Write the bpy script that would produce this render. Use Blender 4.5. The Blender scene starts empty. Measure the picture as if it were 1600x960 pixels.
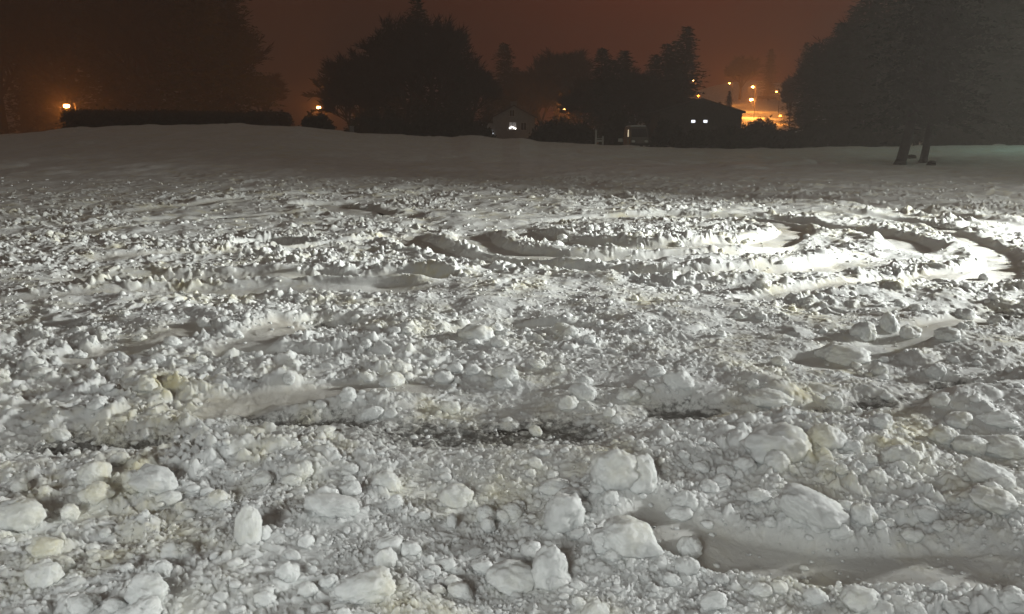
import bpy, math, random
import numpy as np
from mathutils import Vector, Matrix, Euler

random.seed(7)
rng = np.random.default_rng(11)
R = math.radians
S = bpy.context.scene
col = S.collection

# ------------------------------------------------------------------ camera
CAM = np.array([0.0, 0.0, 1.6]); F = 1232.0; PITCH = R(12.1)
def ray(px, py):
    u = (px - 800) / F; v = (480 - py) / F
    return np.array([u, math.cos(PITCH) + v * math.sin(PITCH), -math.sin(PITCH) + v * math.cos(PITCH)])
def gp(px, py, z=0.0):
    d = ray(px, py); t = (z - CAM[2]) / d[2]
    return CAM + d * t
def at(px, py, Y):
    d = ray(px, py)
    return CAM + d * (Y / d[1])
cd = bpy.data.cameras.new('camera'); cam = bpy.data.objects.new('camera', cd); col.objects.link(cam)
cam.location = CAM; cam.rotation_euler = (R(90) - PITCH, 0, 0)
cd.sensor_width = 36; cd.lens = 36 * F / 1600; cd.clip_end = 3000; cd.clip_start = 0.05
S.camera = cam

# ------------------------------------------------------------------ noise (numpy)
def _hash(ix, iy, iz, seed):
    h = (ix.astype(np.int64) * 374761393 + iy.astype(np.int64) * 668265263 + iz.astype(np.int64) * 2147483647 + seed * 974711) & 0xffffffff
    h = ((h ^ (h >> 13)) * 1274126177) & 0xffffffff
    h = ((h ^ (h >> 16)) * 2246822519) & 0xffffffff
    return ((h ^ (h >> 15)) & 0xffffff).astype(np.float64) / 16777215.0
def noise2(x, y, seed=0):
    fx = np.floor(x); fy = np.floor(y); tx = x - fx; ty = y - fy
    ix = fx.astype(np.int64); iy = fy.astype(np.int64); o = np.zeros_like(ix)
    tx = tx * tx * (3 - 2 * tx); ty = ty * ty * (3 - 2 * ty)
    a = _hash(ix, iy, o, seed); b = _hash(ix + 1, iy, o, seed); c = _hash(ix, iy + 1, o, seed); d = _hash(ix + 1, iy + 1, o, seed)
    return (a + (b - a) * tx + (c - a) * ty + (a - b - c + d) * tx * ty) * 2 - 1
def fbm2(x, y, seed=0, octv=3):
    s = 0; a = 1.0
    for i in range(octv):
        s = s + a * noise2(x * 2 ** i + 17.3 * i, y * 2 ** i - 9.1 * i, seed + i); a *= 0.5
    return s
def noise3(p, seed=0):
    f = np.floor(p); t = p - f; i = f.astype(np.int64); t = t * t * (3 - 2 * t)
    r = 0
    for dx in (0, 1):
        for dy in (0, 1):
            for dz in (0, 1):
                w = (t[:, 0] if dx else 1 - t[:, 0]) * (t[:, 1] if dy else 1 - t[:, 1]) * (t[:, 2] if dz else 1 - t[:, 2])
                r = r + w * _hash(i[:, 0] + dx, i[:, 1] + dy, i[:, 2] + dz, seed)
    return r * 2 - 1
def bumps(x, y, cell, seed, pres=0.7):
    """round clods: union of half-spheres, one per cell"""
    u0 = x / cell; v0 = y / cell
    u = u0 + .26 * noise2(u0 * 1.9, v0 * 1.9, seed + 7); v = v0 + .26 * noise2(u0 * 1.9 + 31, v0 * 1.9, seed + 8)
    fx = np.floor(u).astype(np.int64); fy = np.floor(v).astype(np.int64); o = np.zeros_like(fx)
    h = np.zeros_like(u)
    for dx in (-1, 0, 1):
        for dy in (-1, 0, 1):
            cx = fx + dx; cy = fy + dy
            jx = cx + _hash(cx, cy, o, seed); jy = cy + _hash(cx, cy, o, seed + 1)
            k = _hash(cx, cy, o, seed + 2); pr = _hash(cx, cy, o, seed + 3); an = _hash(cx, cy, o, seed + 4) * 3.14159
            r = np.where(pr < pres, 0.22 + 0.5 * k ** 2, 0.0)
            ax = u - jx; ay = v - jy
            c = np.cos(an); s = np.sin(an)
            bx = ax * c + ay * s; by = (-ax * s + ay * c) * (1 + .7 * _hash(cx, cy, o, seed + 5))
            d2 = bx * bx + by * by
            q = np.maximum(0, 1 - d2 / np.maximum(r * r, 1e-6))
            h = h + (r * q ** .72) ** 3
    return np.cbrt(h) * cell
def sstep(a, b, x):
    t = np.clip((x - a) / (b - a), 0, 1); return t * t * (3 - 2 * t)

# ------------------------------------------------------------------ terrain
CREST = [(-900, 225), (-100, 221), (0, 216), (60, 212), (110, 206), (200, 201), (350, 200), (470, 203), (530, 209), (560, 213), (640, 217),
         (705, 220), (735, 217), (760, 219), (785, 222), (812, 220), (840, 225), (900, 229), (1000, 234), (1100, 240), (1200, 239),
         (1300, 236), (1400, 235), (1500, 233), (1600, 231), (1750, 229), (2600, 228)]
YC = 66.0
_cr = [at(px, py, YC) for px, py in CREST]
_ca = np.array([math.atan2(p[0], p[1]) for p in _cr]); _cz = np.array([p[2] for p in _cr])
def terrain(x, y):
    az = np.arctan2(x, np.maximum(y, 1e-3)); d = np.maximum(y, 0)
    zc = np.interp(az, _ca, _cz)
    z = zc * sstep(20, YC, d) * 1.0
    far = sstep(YC, YC + 14, d)
    z = z * (1 - far) + np.maximum(zc - 0.7, 0.35) * far
    hill = np.exp(-((az - R(16.5)) / R(8.5)) ** 2)
    z = z + hill * (5.2 * sstep(125, 185, d) + 9.5 * sstep(165, 290, d) + 12 * sstep(260, 380, d))
    return z

# ruts traced on the ground: (points in the photograph projected to the lot), half width, depth, ridge height
def smooth_poly(pts, n=14):
    P = np.array(pts, float); out = []
    for i in range(len(P) - 1):
        p0 = P[max(i - 1, 0)]; p1 = P[i]; p2 = P[i + 1]; p3 = P[min(i + 2, len(P) - 1)]
        for k in range(n):
            t = k / n
            out.append(0.5 * (2 * p1 + (p2 - p0) * t + (2 * p0 - 5 * p1 + 4 * p2 - p3) * t * t + (3 * p1 - p0 - 3 * p2 + p3) * t ** 3))
    out.append(P[-1]); return np.array(out)
RUTS = [
    # the doughnut
    ([(799, 357), (812, 363), (862, 377), (919, 384), (975, 388), (1050, 390), (1144, 386), (1205, 380), (1238, 369), (1232, 357), (1190, 348), (1130, 343), (1050, 339), (950, 340), (860, 345), (790, 359)], .30, .08, .03),
    ([(1300, 378), (1235, 393), (1130, 400), (1020, 402), (926, 402), (862, 400), (790, 391), (752, 378), (742, 366), (750, 356)], .34, .11, .04),
    ([(1400, 402), (1320, 416), (1200, 427), (1080, 430), (980, 427), (881, 419), (825, 412), (750, 404), (675, 390), (637, 374), (628, 364)], .34, .11, .05),
    ([(1010, 333), (1075, 336), (1202, 342), (1262, 351), (1337, 362), (1400, 374), (1432, 385), (1410, 396)], .36, .13, .04),
    ([(1400, 352), (1480, 364), (1532, 382), (1562, 402), (1560, 425), (1500, 446)], .28, .08, .03),
    ([(1240, 332), (1330, 336), (1430, 346), (1520, 362)], .30, .08, .04),
    # arcs on the left
    ([(120, 415), (260, 404), (420, 394), (560, 382), (640, 372)], .24, .05, .02),
    ([(60, 440), (240, 436), (420, 434), (560, 436), (660, 432)], .26, .06, .025),
    ([(480, 430), (560, 436), (640, 434), (700, 438)], .22, .09, .05),
    ([(-60, 480), (140, 462), (340, 452), (520, 450), (700, 456)], .30, .05, .02),
    ([(350, 556), (420, 530), (470, 505)], .24, .04, .01),
    ([(470, 322), (510, 320), (560, 328), (584, 336)], .5, .18, .05),
    ([(200, 330), (330, 318), (460, 306), (620, 298)], .40, .05, .03),
    ([(60, 360), (230, 346), (390, 334), (520, 330), (640, 336)], .32, .05, .03),
    ([(380, 388), (420, 380), (470, 386)], .3, .14, .05),
    ([(560, 300), (700, 296), (860, 300), (1000, 312)], .45, .06, .03),
    ([(900, 300), (1060, 304), (1240, 314), (1420, 330), (1600, 352)], .45, .08, .04),
    ([(1200, 292), (1340, 296), (1480, 302), (1640, 312)], .5, .10, .05),
    # near field
    ([(700, 520), (770, 512), (850, 508), (930, 514)], .16, .04, .005),
    ([(1150, 470), (1300, 450), (1420, 436), (1560, 424)], .20, .05, .02),
    ([(1230, 570), (1360, 545), (1480, 516), (1640, 486)], .18, .04, .01),
    ([(960, 800), (1030, 826), (1120, 848), (1230, 866), (1360, 880), (1500, 890), (1680, 905)], .20, .05, .0),
    ([(300, 640), (430, 622), (560, 606), (700, 600)], .16, .025, .0),
    ([(100, 575), (220, 545), (330, 520)], .2, .03, .005),
]
RP = [(smooth_poly([gp(a, b, .09)[:2] for a, b in pts]), w, dp, rg) for pts, w, dp, rg in RUTS]
BARE = smooth_poly([gp(a, b, .03)[:2] for a, b in [(-120, 700), (20, 716), (120, 722), (250, 708), (400, 694), (560, 690), (680, 694), (800, 702), (900, 690), (980, 668), (1080, 656),
                                            (1230, 650), (1340, 644), (1430, 622), (1560, 590), (1720, 560)]])
def poly_dist(P, x, y):
    best = np.full(x.shape, 1e9); sd = np.zeros(x.shape); tt = np.zeros(x.shape)
    n = len(P) - 1
    for i in range(n):
        a = P[i]; b = P[i + 1]; e = b - a; L = e @ e
        t = np.clip(((x - a[0]) * e[0] + (y - a[1]) * e[1]) / L, 0, 1)
        dx = x - a[0] - t * e[0]; dy = y - a[1] - t * e[1]
        d = np.hypot(dx, dy); m = d < best
        best = np.where(m, d, best); sd = np.where(m, np.sign(e[0] * dy - e[1] * dx), sd); tt = np.where(m, (i + t) / n, tt)
    return best, sd, tt
BARE_SPOTS = [(gp(740, 688)[:2], 1.0, .34), (gp(150, 712)[:2], .7, .26), (gp(860, 684)[:2], .5, .32), (gp(1060, 656)[:2], .45, .24), (gp(480, 672)[:2], .7, .22), (gp(1360, 640)[:2], .35, .16), (gp(1490, 616)[:2], .4, .2),
              (gp(520, 522)[:2], .3, .15), (gp(400, 575)[:2], .6, .12), (gp(1560, 500)[:2], .6, .3)]

ISL = gp(1015, 364, .1)[:2]
def snow(x, y, spacing=None, want=False):
    """height of the snow surface, and masks"""
    d = np.hypot(x, y)
    if spacing is None: spacing = d * 0.0015
    wx = x + 0.05 * noise2(x * 6, y * 6, 91) + 0.009 * noise2(x * 21, y * 21, 92)
    wy = y + 0.05 * noise2(x * 6, y * 6, 93) + 0.009 * noise2(x * 21, y * 21, 94)
    lot = 1 - sstep(26, 40, d + 3.5 * noise2(x * .25, y * .25, 5))        # churned lot / smooth far field
    th = 0.10 + 0.035 * fbm2(x * .9, y * .9, 21) + 0.05 * noise2(x * .3, y * .3, 20) * lot
    # thrown-up bank nearest to us
    bd, bs, bt = np.full(x.shape, 1e9), np.zeros(x.shape), np.zeros(x.shape)
    m = d < 9
    if m.any():
        q = poly_dist(BARE, wx[m], wy[m]); bd[m], bs[m], bt[m] = q
    near = np.where(bs < 0, 1.0, 0.0) * (d < 9)
    near_s = np.clip(bd / .30, 0, 1) * near
    th = th + near_s * (0.03 + 0.04 * noise2(x * 2.1, y * 2.1, 44) + 0.025 * np.exp(-((bd - .35) / .22) ** 2))
    rough = np.ones(x.shape); smooth = np.zeros(x.shape)
    cut = np.zeros(x.shape); rdg = np.zeros(x.shape)
    for P, w, dp, rg in RP:
        lo = P.min(0) - 2.5; hi = P.max(0) + 2.5
        m = (x > lo[0]) & (x < hi[0]) & (y > lo[1]) & (y < hi[1])
        if not m.any(): continue
        wob = .022 * w / .3
        q, sg, t = poly_dist(P, x[m] + wob * noise2(x[m] * 3, y[m] * 3, 61), y[m] + wob * noise2(x[m] * 3, y[m] * 3, 62))
        fade = sstep(0, .12, t) * (1 - sstep(.86, 1, t))
        prof = 1 - sstep(w * .55, w * 1.2, q)
        jag = 0.75 + 0.45 * noise2(x[m] * 1.6, y[m] * 1.6, 63)
        ridge = np.exp(-((q - w * 1.45) / (w * .42)) ** 2)
        cut[m] = np.maximum(cut[m], fade * dp * prof); rdg[m] = np.maximum(rdg[m], fade * rg * 1.1 * ridge * jag)
        smooth[m] = np.maximum(smooth[m], fade * prof)
        rough[m] = np.clip(rough[m] * (1 - .85 * fade * prof) + .15 * ridge * fade, 0, 1.4)
    isl = np.exp(-(np.hypot((x - ISL[0]) / 2.0, (y - ISL[1]) / 1.9)) ** 4)
    th = th + .07 * isl
    th = th + rdg * (1 - smooth); th = np.where(cut > 0, np.maximum(th - cut, np.minimum(th, .022)), th)
    bare = np.zeros(x.shape)
    for (c, rx, ry) in BARE_SPOTS:
        a = np.hypot((wx - c[0]) / rx, (wy - c[1]) / ry)
        bare = np.maximum(bare, np.exp(-a * a * 1.2))
    line = np.exp(-(bd / .13) ** 2) * (.50 + .35 * noise2(x * 1.7, y * 1.7, 71))
    bare = np.maximum(bare, np.clip(line, 0, 1))
    th = th * (1 - .97 * bare) - bare * (.004 - .016 * noise2(x * 5.5, y * 8, 72) - .020 * noise2(x * 16, y * 24, 73))
    th = np.where(lot > 0, np.maximum(th, 0.003), th)
    # big churn, then clods of every size
    patch = np.clip(.5 + 1.05 * fbm2(x * .55, y * .55, 31, 2), .05, 1.35)
    patch2 = np.clip(.58 + .95 * fbm2(x * 1.1 + 7, y * 1.1, 33, 2), .08, 1.35)
    h = np.zeros(x.shape)
    ring = np.exp(-(np.hypot(x - ISL[0], y - ISL[1]) / 5.2) ** 4)
    amp = rough * lot * (1 - .38 * ring); amp_f = 1 + .85 * sstep(6.5, 12, d)
    patch = patch + .5 * isl + 1.2 * rdg; patch2 = patch2 + .55 * isl + 3 * rdg * sstep(7, 10, d)
    for k, (cell, a, pm, pres) in enumerate(((.62, .08, patch, .30), (.34, .18, patch, .26), (.19, .36, patch2, .28), (.105, .46, patch2, .40), (.058, .60, .25 + .75 * patch2, .50), (.031, .78, .55 + .45 * patch2, .62), (.017, .85, 1.0, .72), (.0095, .8, 1.0, .72))):
        keep = np.clip((cell / spacing - 2.0) / 1.5, 0, 1)
        if k == 0: keep = keep * sstep(4.5, 10, d)
        m = keep > 0
        if not m.any(): continue
        ww = 1.0 if k < 2 else .6
        b = np.zeros(x.shape)
        b[m] = bumps(wx[m] + ww * .0 + k * 3.7, wy[m] - k * 1.9, cell, 100 + 10 * k, pres)
        am = amp if k < 3 else amp * amp_f if k < 4 else np.clip(amp * (1 - .25 * smooth), .12, 1.2) * amp_f
        sup = (1 - .05 * bare) if k > 3 else (1 - .9 * bare)
        h = h + b * a * keep * am * pm * sup
    und = .035 * fbm2(x * .8, y * .8, 41, 3) * lot + .02 * fbm2(x * 3.1, y * 3.1, 42, 2) * lot * rough * (1 - bare)
    # smooth far field: faint old tracks and drifts
    ff = (1 - lot) * (.10 + .09 * fbm2(x * .22, y * .5, 51, 3) + .10 * bumps(x, y * 1.0, 1.7, 140, .22) + .05 * fbm2(x * .9, y * .9, 52, 3))
    z = terrain(x, y) + np.where(lot > 0, th * (lot) + .1 * (1 - lot), .1) + h + und * (1 - bare) + ff
    if want: return z, smooth, bare, lot
    return z

# ------------------------------------------------------------------ materials
def nodes(name):
    m = bpy.data.materials.new(name); m.use_nodes = True
    return m, m.node_tree.nodes, m.node_tree.links, m.node_tree.nodes['Principled BSDF']
def ramp(N, stops):
    r = N.new('ShaderNodeValToRGB'); e = r.color_ramp.elements
    while len(e) < len(stops): e.new(.5)
    for el, (p, c) in zip(e, stops): el.position = p; el.color = (*c, 1) if len(c) == 3 else c
    return r
def snow_material(name, attr):
    m, N, L, B = nodes(name)
    g = N.new('ShaderNodeNewGeometry')
    n1 = N.new('ShaderNodeTexNoise'); n1.inputs['Scale'].default_value = .8; n1.inputs['Detail'].default_value = 7; n1.inputs['Roughness'].default_value = .68
    n2 = N.new('ShaderNodeTexNoise'); n2.inputs['Scale'].default_value = 3.1; n2.inputs['Detail'].default_value = 5; n2.inputs['Roughness'].default_value = .7
    n3 = N.new('ShaderNodeTexNoise'); n3.inputs['Scale'].default_value = 90; n3.inputs['Detail'].default_value = 6; n3.inputs['Roughness'].default_value = .75
    for n in (n1, n2, n3): L.new(g.outputs['Position'], n.inputs['Vector'])
    r1 = ramp(N, [(.44, (0, 0, 0)), (.64, (1, 1, 1))]); L.new(n1.outputs['Fac'], r1.inputs['Fac'])
    r2 = ramp(N, [(.44, (0, 0, 0)), (.68, (1, 1, 1))]); L.new(n2.outputs['Fac'], r2.inputs['Fac'])
    mul = N.new('ShaderNodeMath'); mul.operation = 'MULTIPLY'; L.new(r1.outputs['Color'], mul.inputs[0]); L.new(r2.outputs['Color'], mul.inputs[1])
    mx = N.new('ShaderNodeMix'); mx.data_type = 'RGBA'; L.new(mul.outputs[0], mx.inputs['Factor'])
    mx.inputs['A'].default_value = (.835, .85, .84, 1); mx.inputs['B'].default_value = (.66, .61, .40, 1)
    c = mx.outputs['Result']
    # grey meltwater mottling
    r3 = ramp(N, [(.35, (.80, .80, .80)), (.62, (1, 1, 1))]); L.new(n2.outputs['Fac'], r3.inputs['Fac'])
    mg = N.new('ShaderNodeMix'); mg.data_type = 'RGBA'; mg.blend_type = 'MULTIPLY'; mg.inputs['Factor'].default_value = 1
    L.new(c, mg.inputs['A']); L.new(r3.outputs['Color'], mg.inputs['B']); c = mg.outputs['Result']
    if attr:
        at_ = N.new('ShaderNodeAttribute'); at_.attribute_name = 'wear'
        m2 = N.new('ShaderNodeMix'); m2.data_type = 'RGBA'; L.new(at_.outputs['Fac'], m2.inputs['Factor'])
        L.new(c, m2.inputs['A']); m2.inputs['B'].default_value = (.50, .46, .38, 1); c = m2.outputs['Result']
        ab = N.new('ShaderNodeAttribute'); ab.attribute_name = 'bare'
        n4 = N.new('ShaderNodeTexNoise'); n4.inputs['Scale'].default_value = 22; n4.inputs['Detail'].default_value = 6; n4.inputs['Roughness'].default_value = .7
        L.new(g.outputs['Position'], n4.inputs['Vector'])
        ma = N.new('ShaderNodeMath'); ma.operation = 'MULTIPLY_ADD'; L.new(ab.outputs['Fac'], ma.inputs[0]); ma.inputs[1].default_value = .55; L.new(n4.outputs['Fac'], ma.inputs[2])
        rb = ramp(N, [(.82, (0, 0, 0)), (1.03, (.8, .8, .8))]); L.new(ma.outputs[0], rb.inputs['Fac'])
        m3 = N.new('ShaderNodeMix'); m3.data_type = 'RGBA'; L.new(rb.outputs['Color'], m3.inputs['Factor']); L.new(c, m3.inputs['A']); m3.inputs['B'].default_value = (.085, .08, .07, 1); c = m3.outputs['Result']
    L.new(c, B.inputs['Base Color'])
    B.inputs['Subsurface Weight'].default_value = .8; B.inputs['Subsurface Radius'].default_value = (1, 1, 1); B.inputs['Subsurface Scale'].default_value = .03
    B.inputs['Roughness'].default_value = .62; B.inputs['Specular IOR Level'].default_value = .35
    bp = N.new('ShaderNodeBump'); bp.inputs['Strength'].default_value = .55; bp.inputs['Distance'].default_value = .006
    L.new(n3.outputs['Fac'], bp.inputs['Height']); L.new(bp.outputs['Normal'], B.inputs['Normal'])
    return m
def plain(name, a, b, scale=4.0, rough=.85, spec=.3, metal=0.0, coord='Object'):
    m, N, L, B = nodes(name)
    t = N.new('ShaderNodeTexCoord'); n = N.new('ShaderNodeTexNoise'); n.inputs['Scale'].default_value = scale; n.inputs['Detail'].default_value = 6
    L.new(t.outputs[coord], n.inputs['Vector'])
    r = ramp(N, [(.3, a), (.7, b)]); L.new(n.outputs['Fac'], r.inputs['Fac']); L.new(r.outputs['Color'], B.inputs['Base Color'])
    B.inputs['Roughness'].default_value = rough; B.inputs['Specular IOR Level'].default_value = spec; B.inputs['Metallic'].default_value = metal
    return m
def glow(name, c, s):
    m, N, L, B = nodes(name)
    B.inputs['Base Color'].default_value = (*c, 1); B.inputs['Emission Color'].default_value = (*c, 1); B.inputs['Emission Strength'].default_value = s
    return m
M = dict(
    snow=snow_material('churned_snow', True), lump=snow_material('lump_snow', False),
    asphalt=plain('wet_asphalt', (.022, .020, .018), (.085, .078, .066), 25, .6, .4),
    needle=plain('spruce_needles', (.018, .030, .018), (.045, .065, .038), .6),
    leafd=plain('dark_twigs', (.020, .017, .014), (.055, .045, .035), .8),
    bark=plain('bark', (.03, .024, .018), (.08, .065, .05), 5),
    hedge=plain('hedge_leaf', (.018, .022, .012), (.05, .05, .03), 2),
    pale=plain('pale_render', (.20, .20, .20), (.28, .275, .27), 2),
    house=plain('grey_render', (.27, .27, .27), (.36, .355, .35), 2),
    brown=plain('brown_boards', (.10, .06, .04), (.17, .10, .065), 3),
    darkwall=plain('dark_boards', (.05, .045, .04), (.09, .08, .07), 3),
    roofs=plain('snowy_roof', (.5, .5, .5), (.7, .7, .7), 1),
    roofd=plain('dark_roof', (.03, .03, .03), (.07, .065, .06), 3),
    metal=plain('galvanised', (.18, .18, .17), (.3, .3, .29), 6, .5, .5, .6),
    white=plain('white_paint', (.42, .41, .38), (.55, .53, .50), 5),
    vanp=plain('van_paint', (.10, .085, .07), (.14, .12, .10), 3, .35, .5),
    rubber=plain('rubber', (.02, .02, .02), (.035, .035, .035), 8),
    glass=plain('dark_glass', (.02, .02, .022), (.03, .03, .034), 1, .08, .6),
    lens=plain('lamp_glass', (.6, .6, .58), (.75, .75, .72), 3, .2, .6),
    sodium=glow('sodium_lens', (1.0, .62, .26), 30),
    sodium_dim=glow('sodium_lens_dim', (1.0, .66, .36), 3.0),
    sodium_faint=glow('sodium_lens_faint', (1.0, .55, .3), .5),
    wlit=glow('window_light', (.85, .88, .95), 2.2),
    wdim=glow('curtain_light', (.62, .60, .60), .16),
    bulbs=glow('candle_bulbs', (1, .97, .9), 5),
    tube=glow('tube_light', (1.0, .82, .55), .7),
    tar=plain('tarred_wood', (.02, .018, .016), (.05, .045, .04), 5),
)
def mesh_obj(name, V, Fs, mat, parent=None, smooth=False, loc=None):
    me = bpy.data.meshes.new(name); me.from_pydata([tuple(v) for v in V], [], [tuple(f) for f in Fs]); me.update()
    if mat: me.materials.append(mat)
    if smooth: me.polygons.foreach_set('use_smooth', [True] * len(me.polygons))
    o = bpy.data.objects.new(name, me); col.objects.link(o)
    if parent is not None: o.parent = parent
    if loc is not None: o.location = loc
    return o
def big_mesh(name, V, Q, mat, k):
    """fast mesh from arrays; Q is (n, k) indices"""
    me = bpy.data.meshes.new(name); n = len(Q)
    me.vertices.add(len(V)); me.vertices.foreach_set('co', np.ascontiguousarray(V, np.float32).ravel())
    me.loops.add(n * k); me.loops.foreach_set('vertex_index', np.ascontiguousarray(Q, np.int32).ravel())
    me.polygons.add(n); me.polygons.foreach_set('loop_start', np.arange(0, n * k, k, dtype=np.int32)); me.polygons.foreach_set('loop_total', np.full(n, k, np.int32))
    me.polygons.foreach_set('use_smooth', np.ones(n, bool))
    me.update(calc_edges=True)
    me.materials.append(mat)
    o = bpy.data.objects.new(name, me); col.objects.link(o)
    return o
def tag(o, label=None, cat=None, group=None, kind=None):
    if label: o['label'] = label
    if cat: o['category'] = cat
    if group: o['group'] = group
    if kind: o['kind'] = kind
    return o
def empty(name, loc, rz=0.0):
    o = bpy.data.objects.new(name, None); o.empty_display_size = .3; col.objects.link(o)
    o.location = loc; o.rotation_euler = (0, 0, rz); return o
def copy_tree(o, parent=None):
    c = o.copy(); col.objects.link(c)
    if parent is not None: c.parent = parent
    for ch in list(o.children): copy_tree(ch, c)
    return c
class MB:
    def __init__(s): s.V = []; s.F = []
    def add(s, V, Fs):
        b = len(s.V); s.V += [tuple(v) for v in V]; s.F += [tuple(i + b for i in f) for f in Fs]; return s
    def box(s, x0, x1, y0, y1, z0, z1, tx=0, ty=0):
        V = [(x0, y0, z0), (x1, y0, z0), (x1, y1, z0), (x0, y1, z0), (x0 + tx, y0 + ty, z1), (x1 - tx, y0 + ty, z1), (x1 - tx, y1 - ty, z1), (x0 + tx, y1 - ty, z1)]
        return s.add(V, [(0, 3, 2, 1), (4, 5, 6, 7), (0, 1, 5, 4), (1, 2, 6, 5), (2, 3, 7, 6), (3, 0, 4, 7)])
    def tube(s, a, b, r0, r1, n=8, cap=True):
        a = Vector(a); b = Vector(b); d = (b - a)
        if d.length < 1e-6: return s
        q = d.to_track_quat('Z', 'Y'); V = []
        for c, r in ((a, r0), (b, r1)):
            for i in range(n):
                t = 2 * math.pi * i / n; V.append(c + q @ Vector((r * math.cos(t), r * math.sin(t), 0)))
        Fs = [(i, (i + 1) % n, n + (i + 1) % n, n + i) for i in range(n)]
        if cap: Fs += [tuple(range(n - 1, -1, -1)), tuple(range(n, 2 * n))]
        return s.add(V, Fs)
    def ell(s, c, rx, ry, rz, n=12, m=7):
        V = []
        for j in range(m + 1):
            p = math.pi * j / m
            for i in range(n):
                t = 2 * math.pi * i / n
                V.append((c[0] + rx * math.sin(p) * math.cos(t), c[1] + ry * math.sin(p) * math.sin(t), c[2] + rz * math.cos(p)))
        Fs = [(j * n + i, (j + 1) * n + i, (j + 1) * n + (i + 1) % n, j * n + (i + 1) % n) for j in range(m) for i in range(n)]
        return s.add(V, Fs)
    def build(s, name, mat, parent=None, smooth=False): return mesh_obj(name, s.V, s.F, mat, parent, smooth)

# ------------------------------------------------------------------ ground and snow
g = MB().add([(-430, -430, 0), (430, -430, 0), (430, 430, 0), (-430, 430, 0)], [(0, 1, 2, 3)]).build('ground', M['asphalt'])
tag(g, 'dark wet asphalt showing through the scraped snow', 'ground', kind='structure')

rows = [.35, .6, .9, 1.2, 1.5]
d = 1.75
while d < 400:
    rows.append(d)
    d *= 1.0020 if d < 30 else 1.0035 if d < 40 else 1.007 if d < 75 else 1.03
rows = np.array(rows)
azf = np.linspace(R(-45), R(52), 1560); azb = np.linspace(R(52), R(315), 180)[1:-1]
az = np.concatenate([azf, azb]); sp_az = np.concatenate([np.full(1560, R(97) / 1560), np.full(178, R(263) / 180)])
nr, na = len(rows), len(az)
Dg, Ag = np.meshgrid(rows, az, indexing='ij')
X = (Dg * np.sin(Ag)).ravel(); Y = (Dg * np.cos(Ag)).ravel()
dr = np.gradient(rows)
SP = np.sqrt(dr[:, None] * (Dg * sp_az[None, :])).ravel()
Z = np.empty_like(X); W = np.empty_like(X); BA = np.empty_like(X)
CH = 300000
for i in range(0, len(X), CH):
    s = slice(i, i + CH)
    z, sm, ba, lo = snow(X[s], Y[s], SP[s], True)
    Z[s] = z
    dirt = np.clip(sm * (.35 + .35 * noise2(X[s] * 1.1, Y[s] * 1.1, 201)) + .25 * ba, 0, .75) * lo
    W[s] = dirt; BA[s] = ba
V = np.stack([X, Y, Z], 1)
ii, jj = np.meshgrid(np.arange(nr - 1), np.arange(na), indexing='ij')
j2 = (jj + 1) % na
Q = np.stack([ii * na + jj, ii * na + j2, (ii + 1) * na + j2, (ii + 1) * na + jj], -1).reshape(-1, 4)
Q = Q[:, ::-1]
sn = big_mesh('snow_field', V, Q, M['snow'], 4)
a_ = sn.data.attributes.new('wear', 'FLOAT', 'POINT'); a_.data.foreach_set('value', W.astype(np.float32))
a_ = sn.data.attributes.new('bare', 'FLOAT', 'POINT'); a_.data.foreach_set('value', BA.astype(np.float32))
tag(sn, 'churned night snow over the lot with circular tyre ruts', 'snow field', kind='structure')

# ------------------------------------------------------------------ snow lumps
import bmesh
def ico(sub):
    bm = bmesh.new(); bmesh.ops.create_icosphere(bm, subdivisions=sub, radius=1)
    v = np.array([x.co[:] for x in bm.verts]); f = np.array([[q.index for q in p.verts] for p in bm.faces]); bm.free(); return v, f
ICO1, ICO2, ICO4 = ico(1), ico(2), ico(5)
def lump_verts(base, seed, facets=5, n_hi=True, pillow=0.0):
    v = base / np.linalg.norm(base, axis=1)[:, None]
    r = 1 + .22 * noise3(v * 1.4 + seed * 3.1, seed) + .11 * noise3(v * 3.1 + seed, seed + 1)
    rr = np.random.default_rng(seed)
    for k in range(facets):
        n = rr.normal(size=3); n /= np.linalg.norm(n)
        dd = v @ n; lim = rr.uniform(.62, .9)
        cut = np.where(dd > .05, lim / np.maximum(dd, .05), 9)
        r = np.minimum(r, cut * .5 + r * .5)
    if n_hi:
        r = r + .05 * noise3(v * 5.5, seed + 2) + .075 * np.abs(noise3(v * 9, seed + 3)) + .05 * np.abs(noise3(v * 19, seed + 4)) + .018 * noise3(v * 40, seed + 5)
    return v * r[:, None]
def lump_mesh(name, seed, facets=5):
    v = lump_verts(ICO4[0], seed, facets)
    me = bpy.data.meshes.new(name); me.from_pydata(v.tolist(), [], ICO4[1].tolist()); me.polygons.foreach_set('use_smooth', [True] * len(me.polygons)); me.update()
    me.materials.append(M['lump']); return me
LIB = [lump_mesh('snow_lump', 31 + 7 * k, k % 2) for k in range(12)]
placed = []
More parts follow.
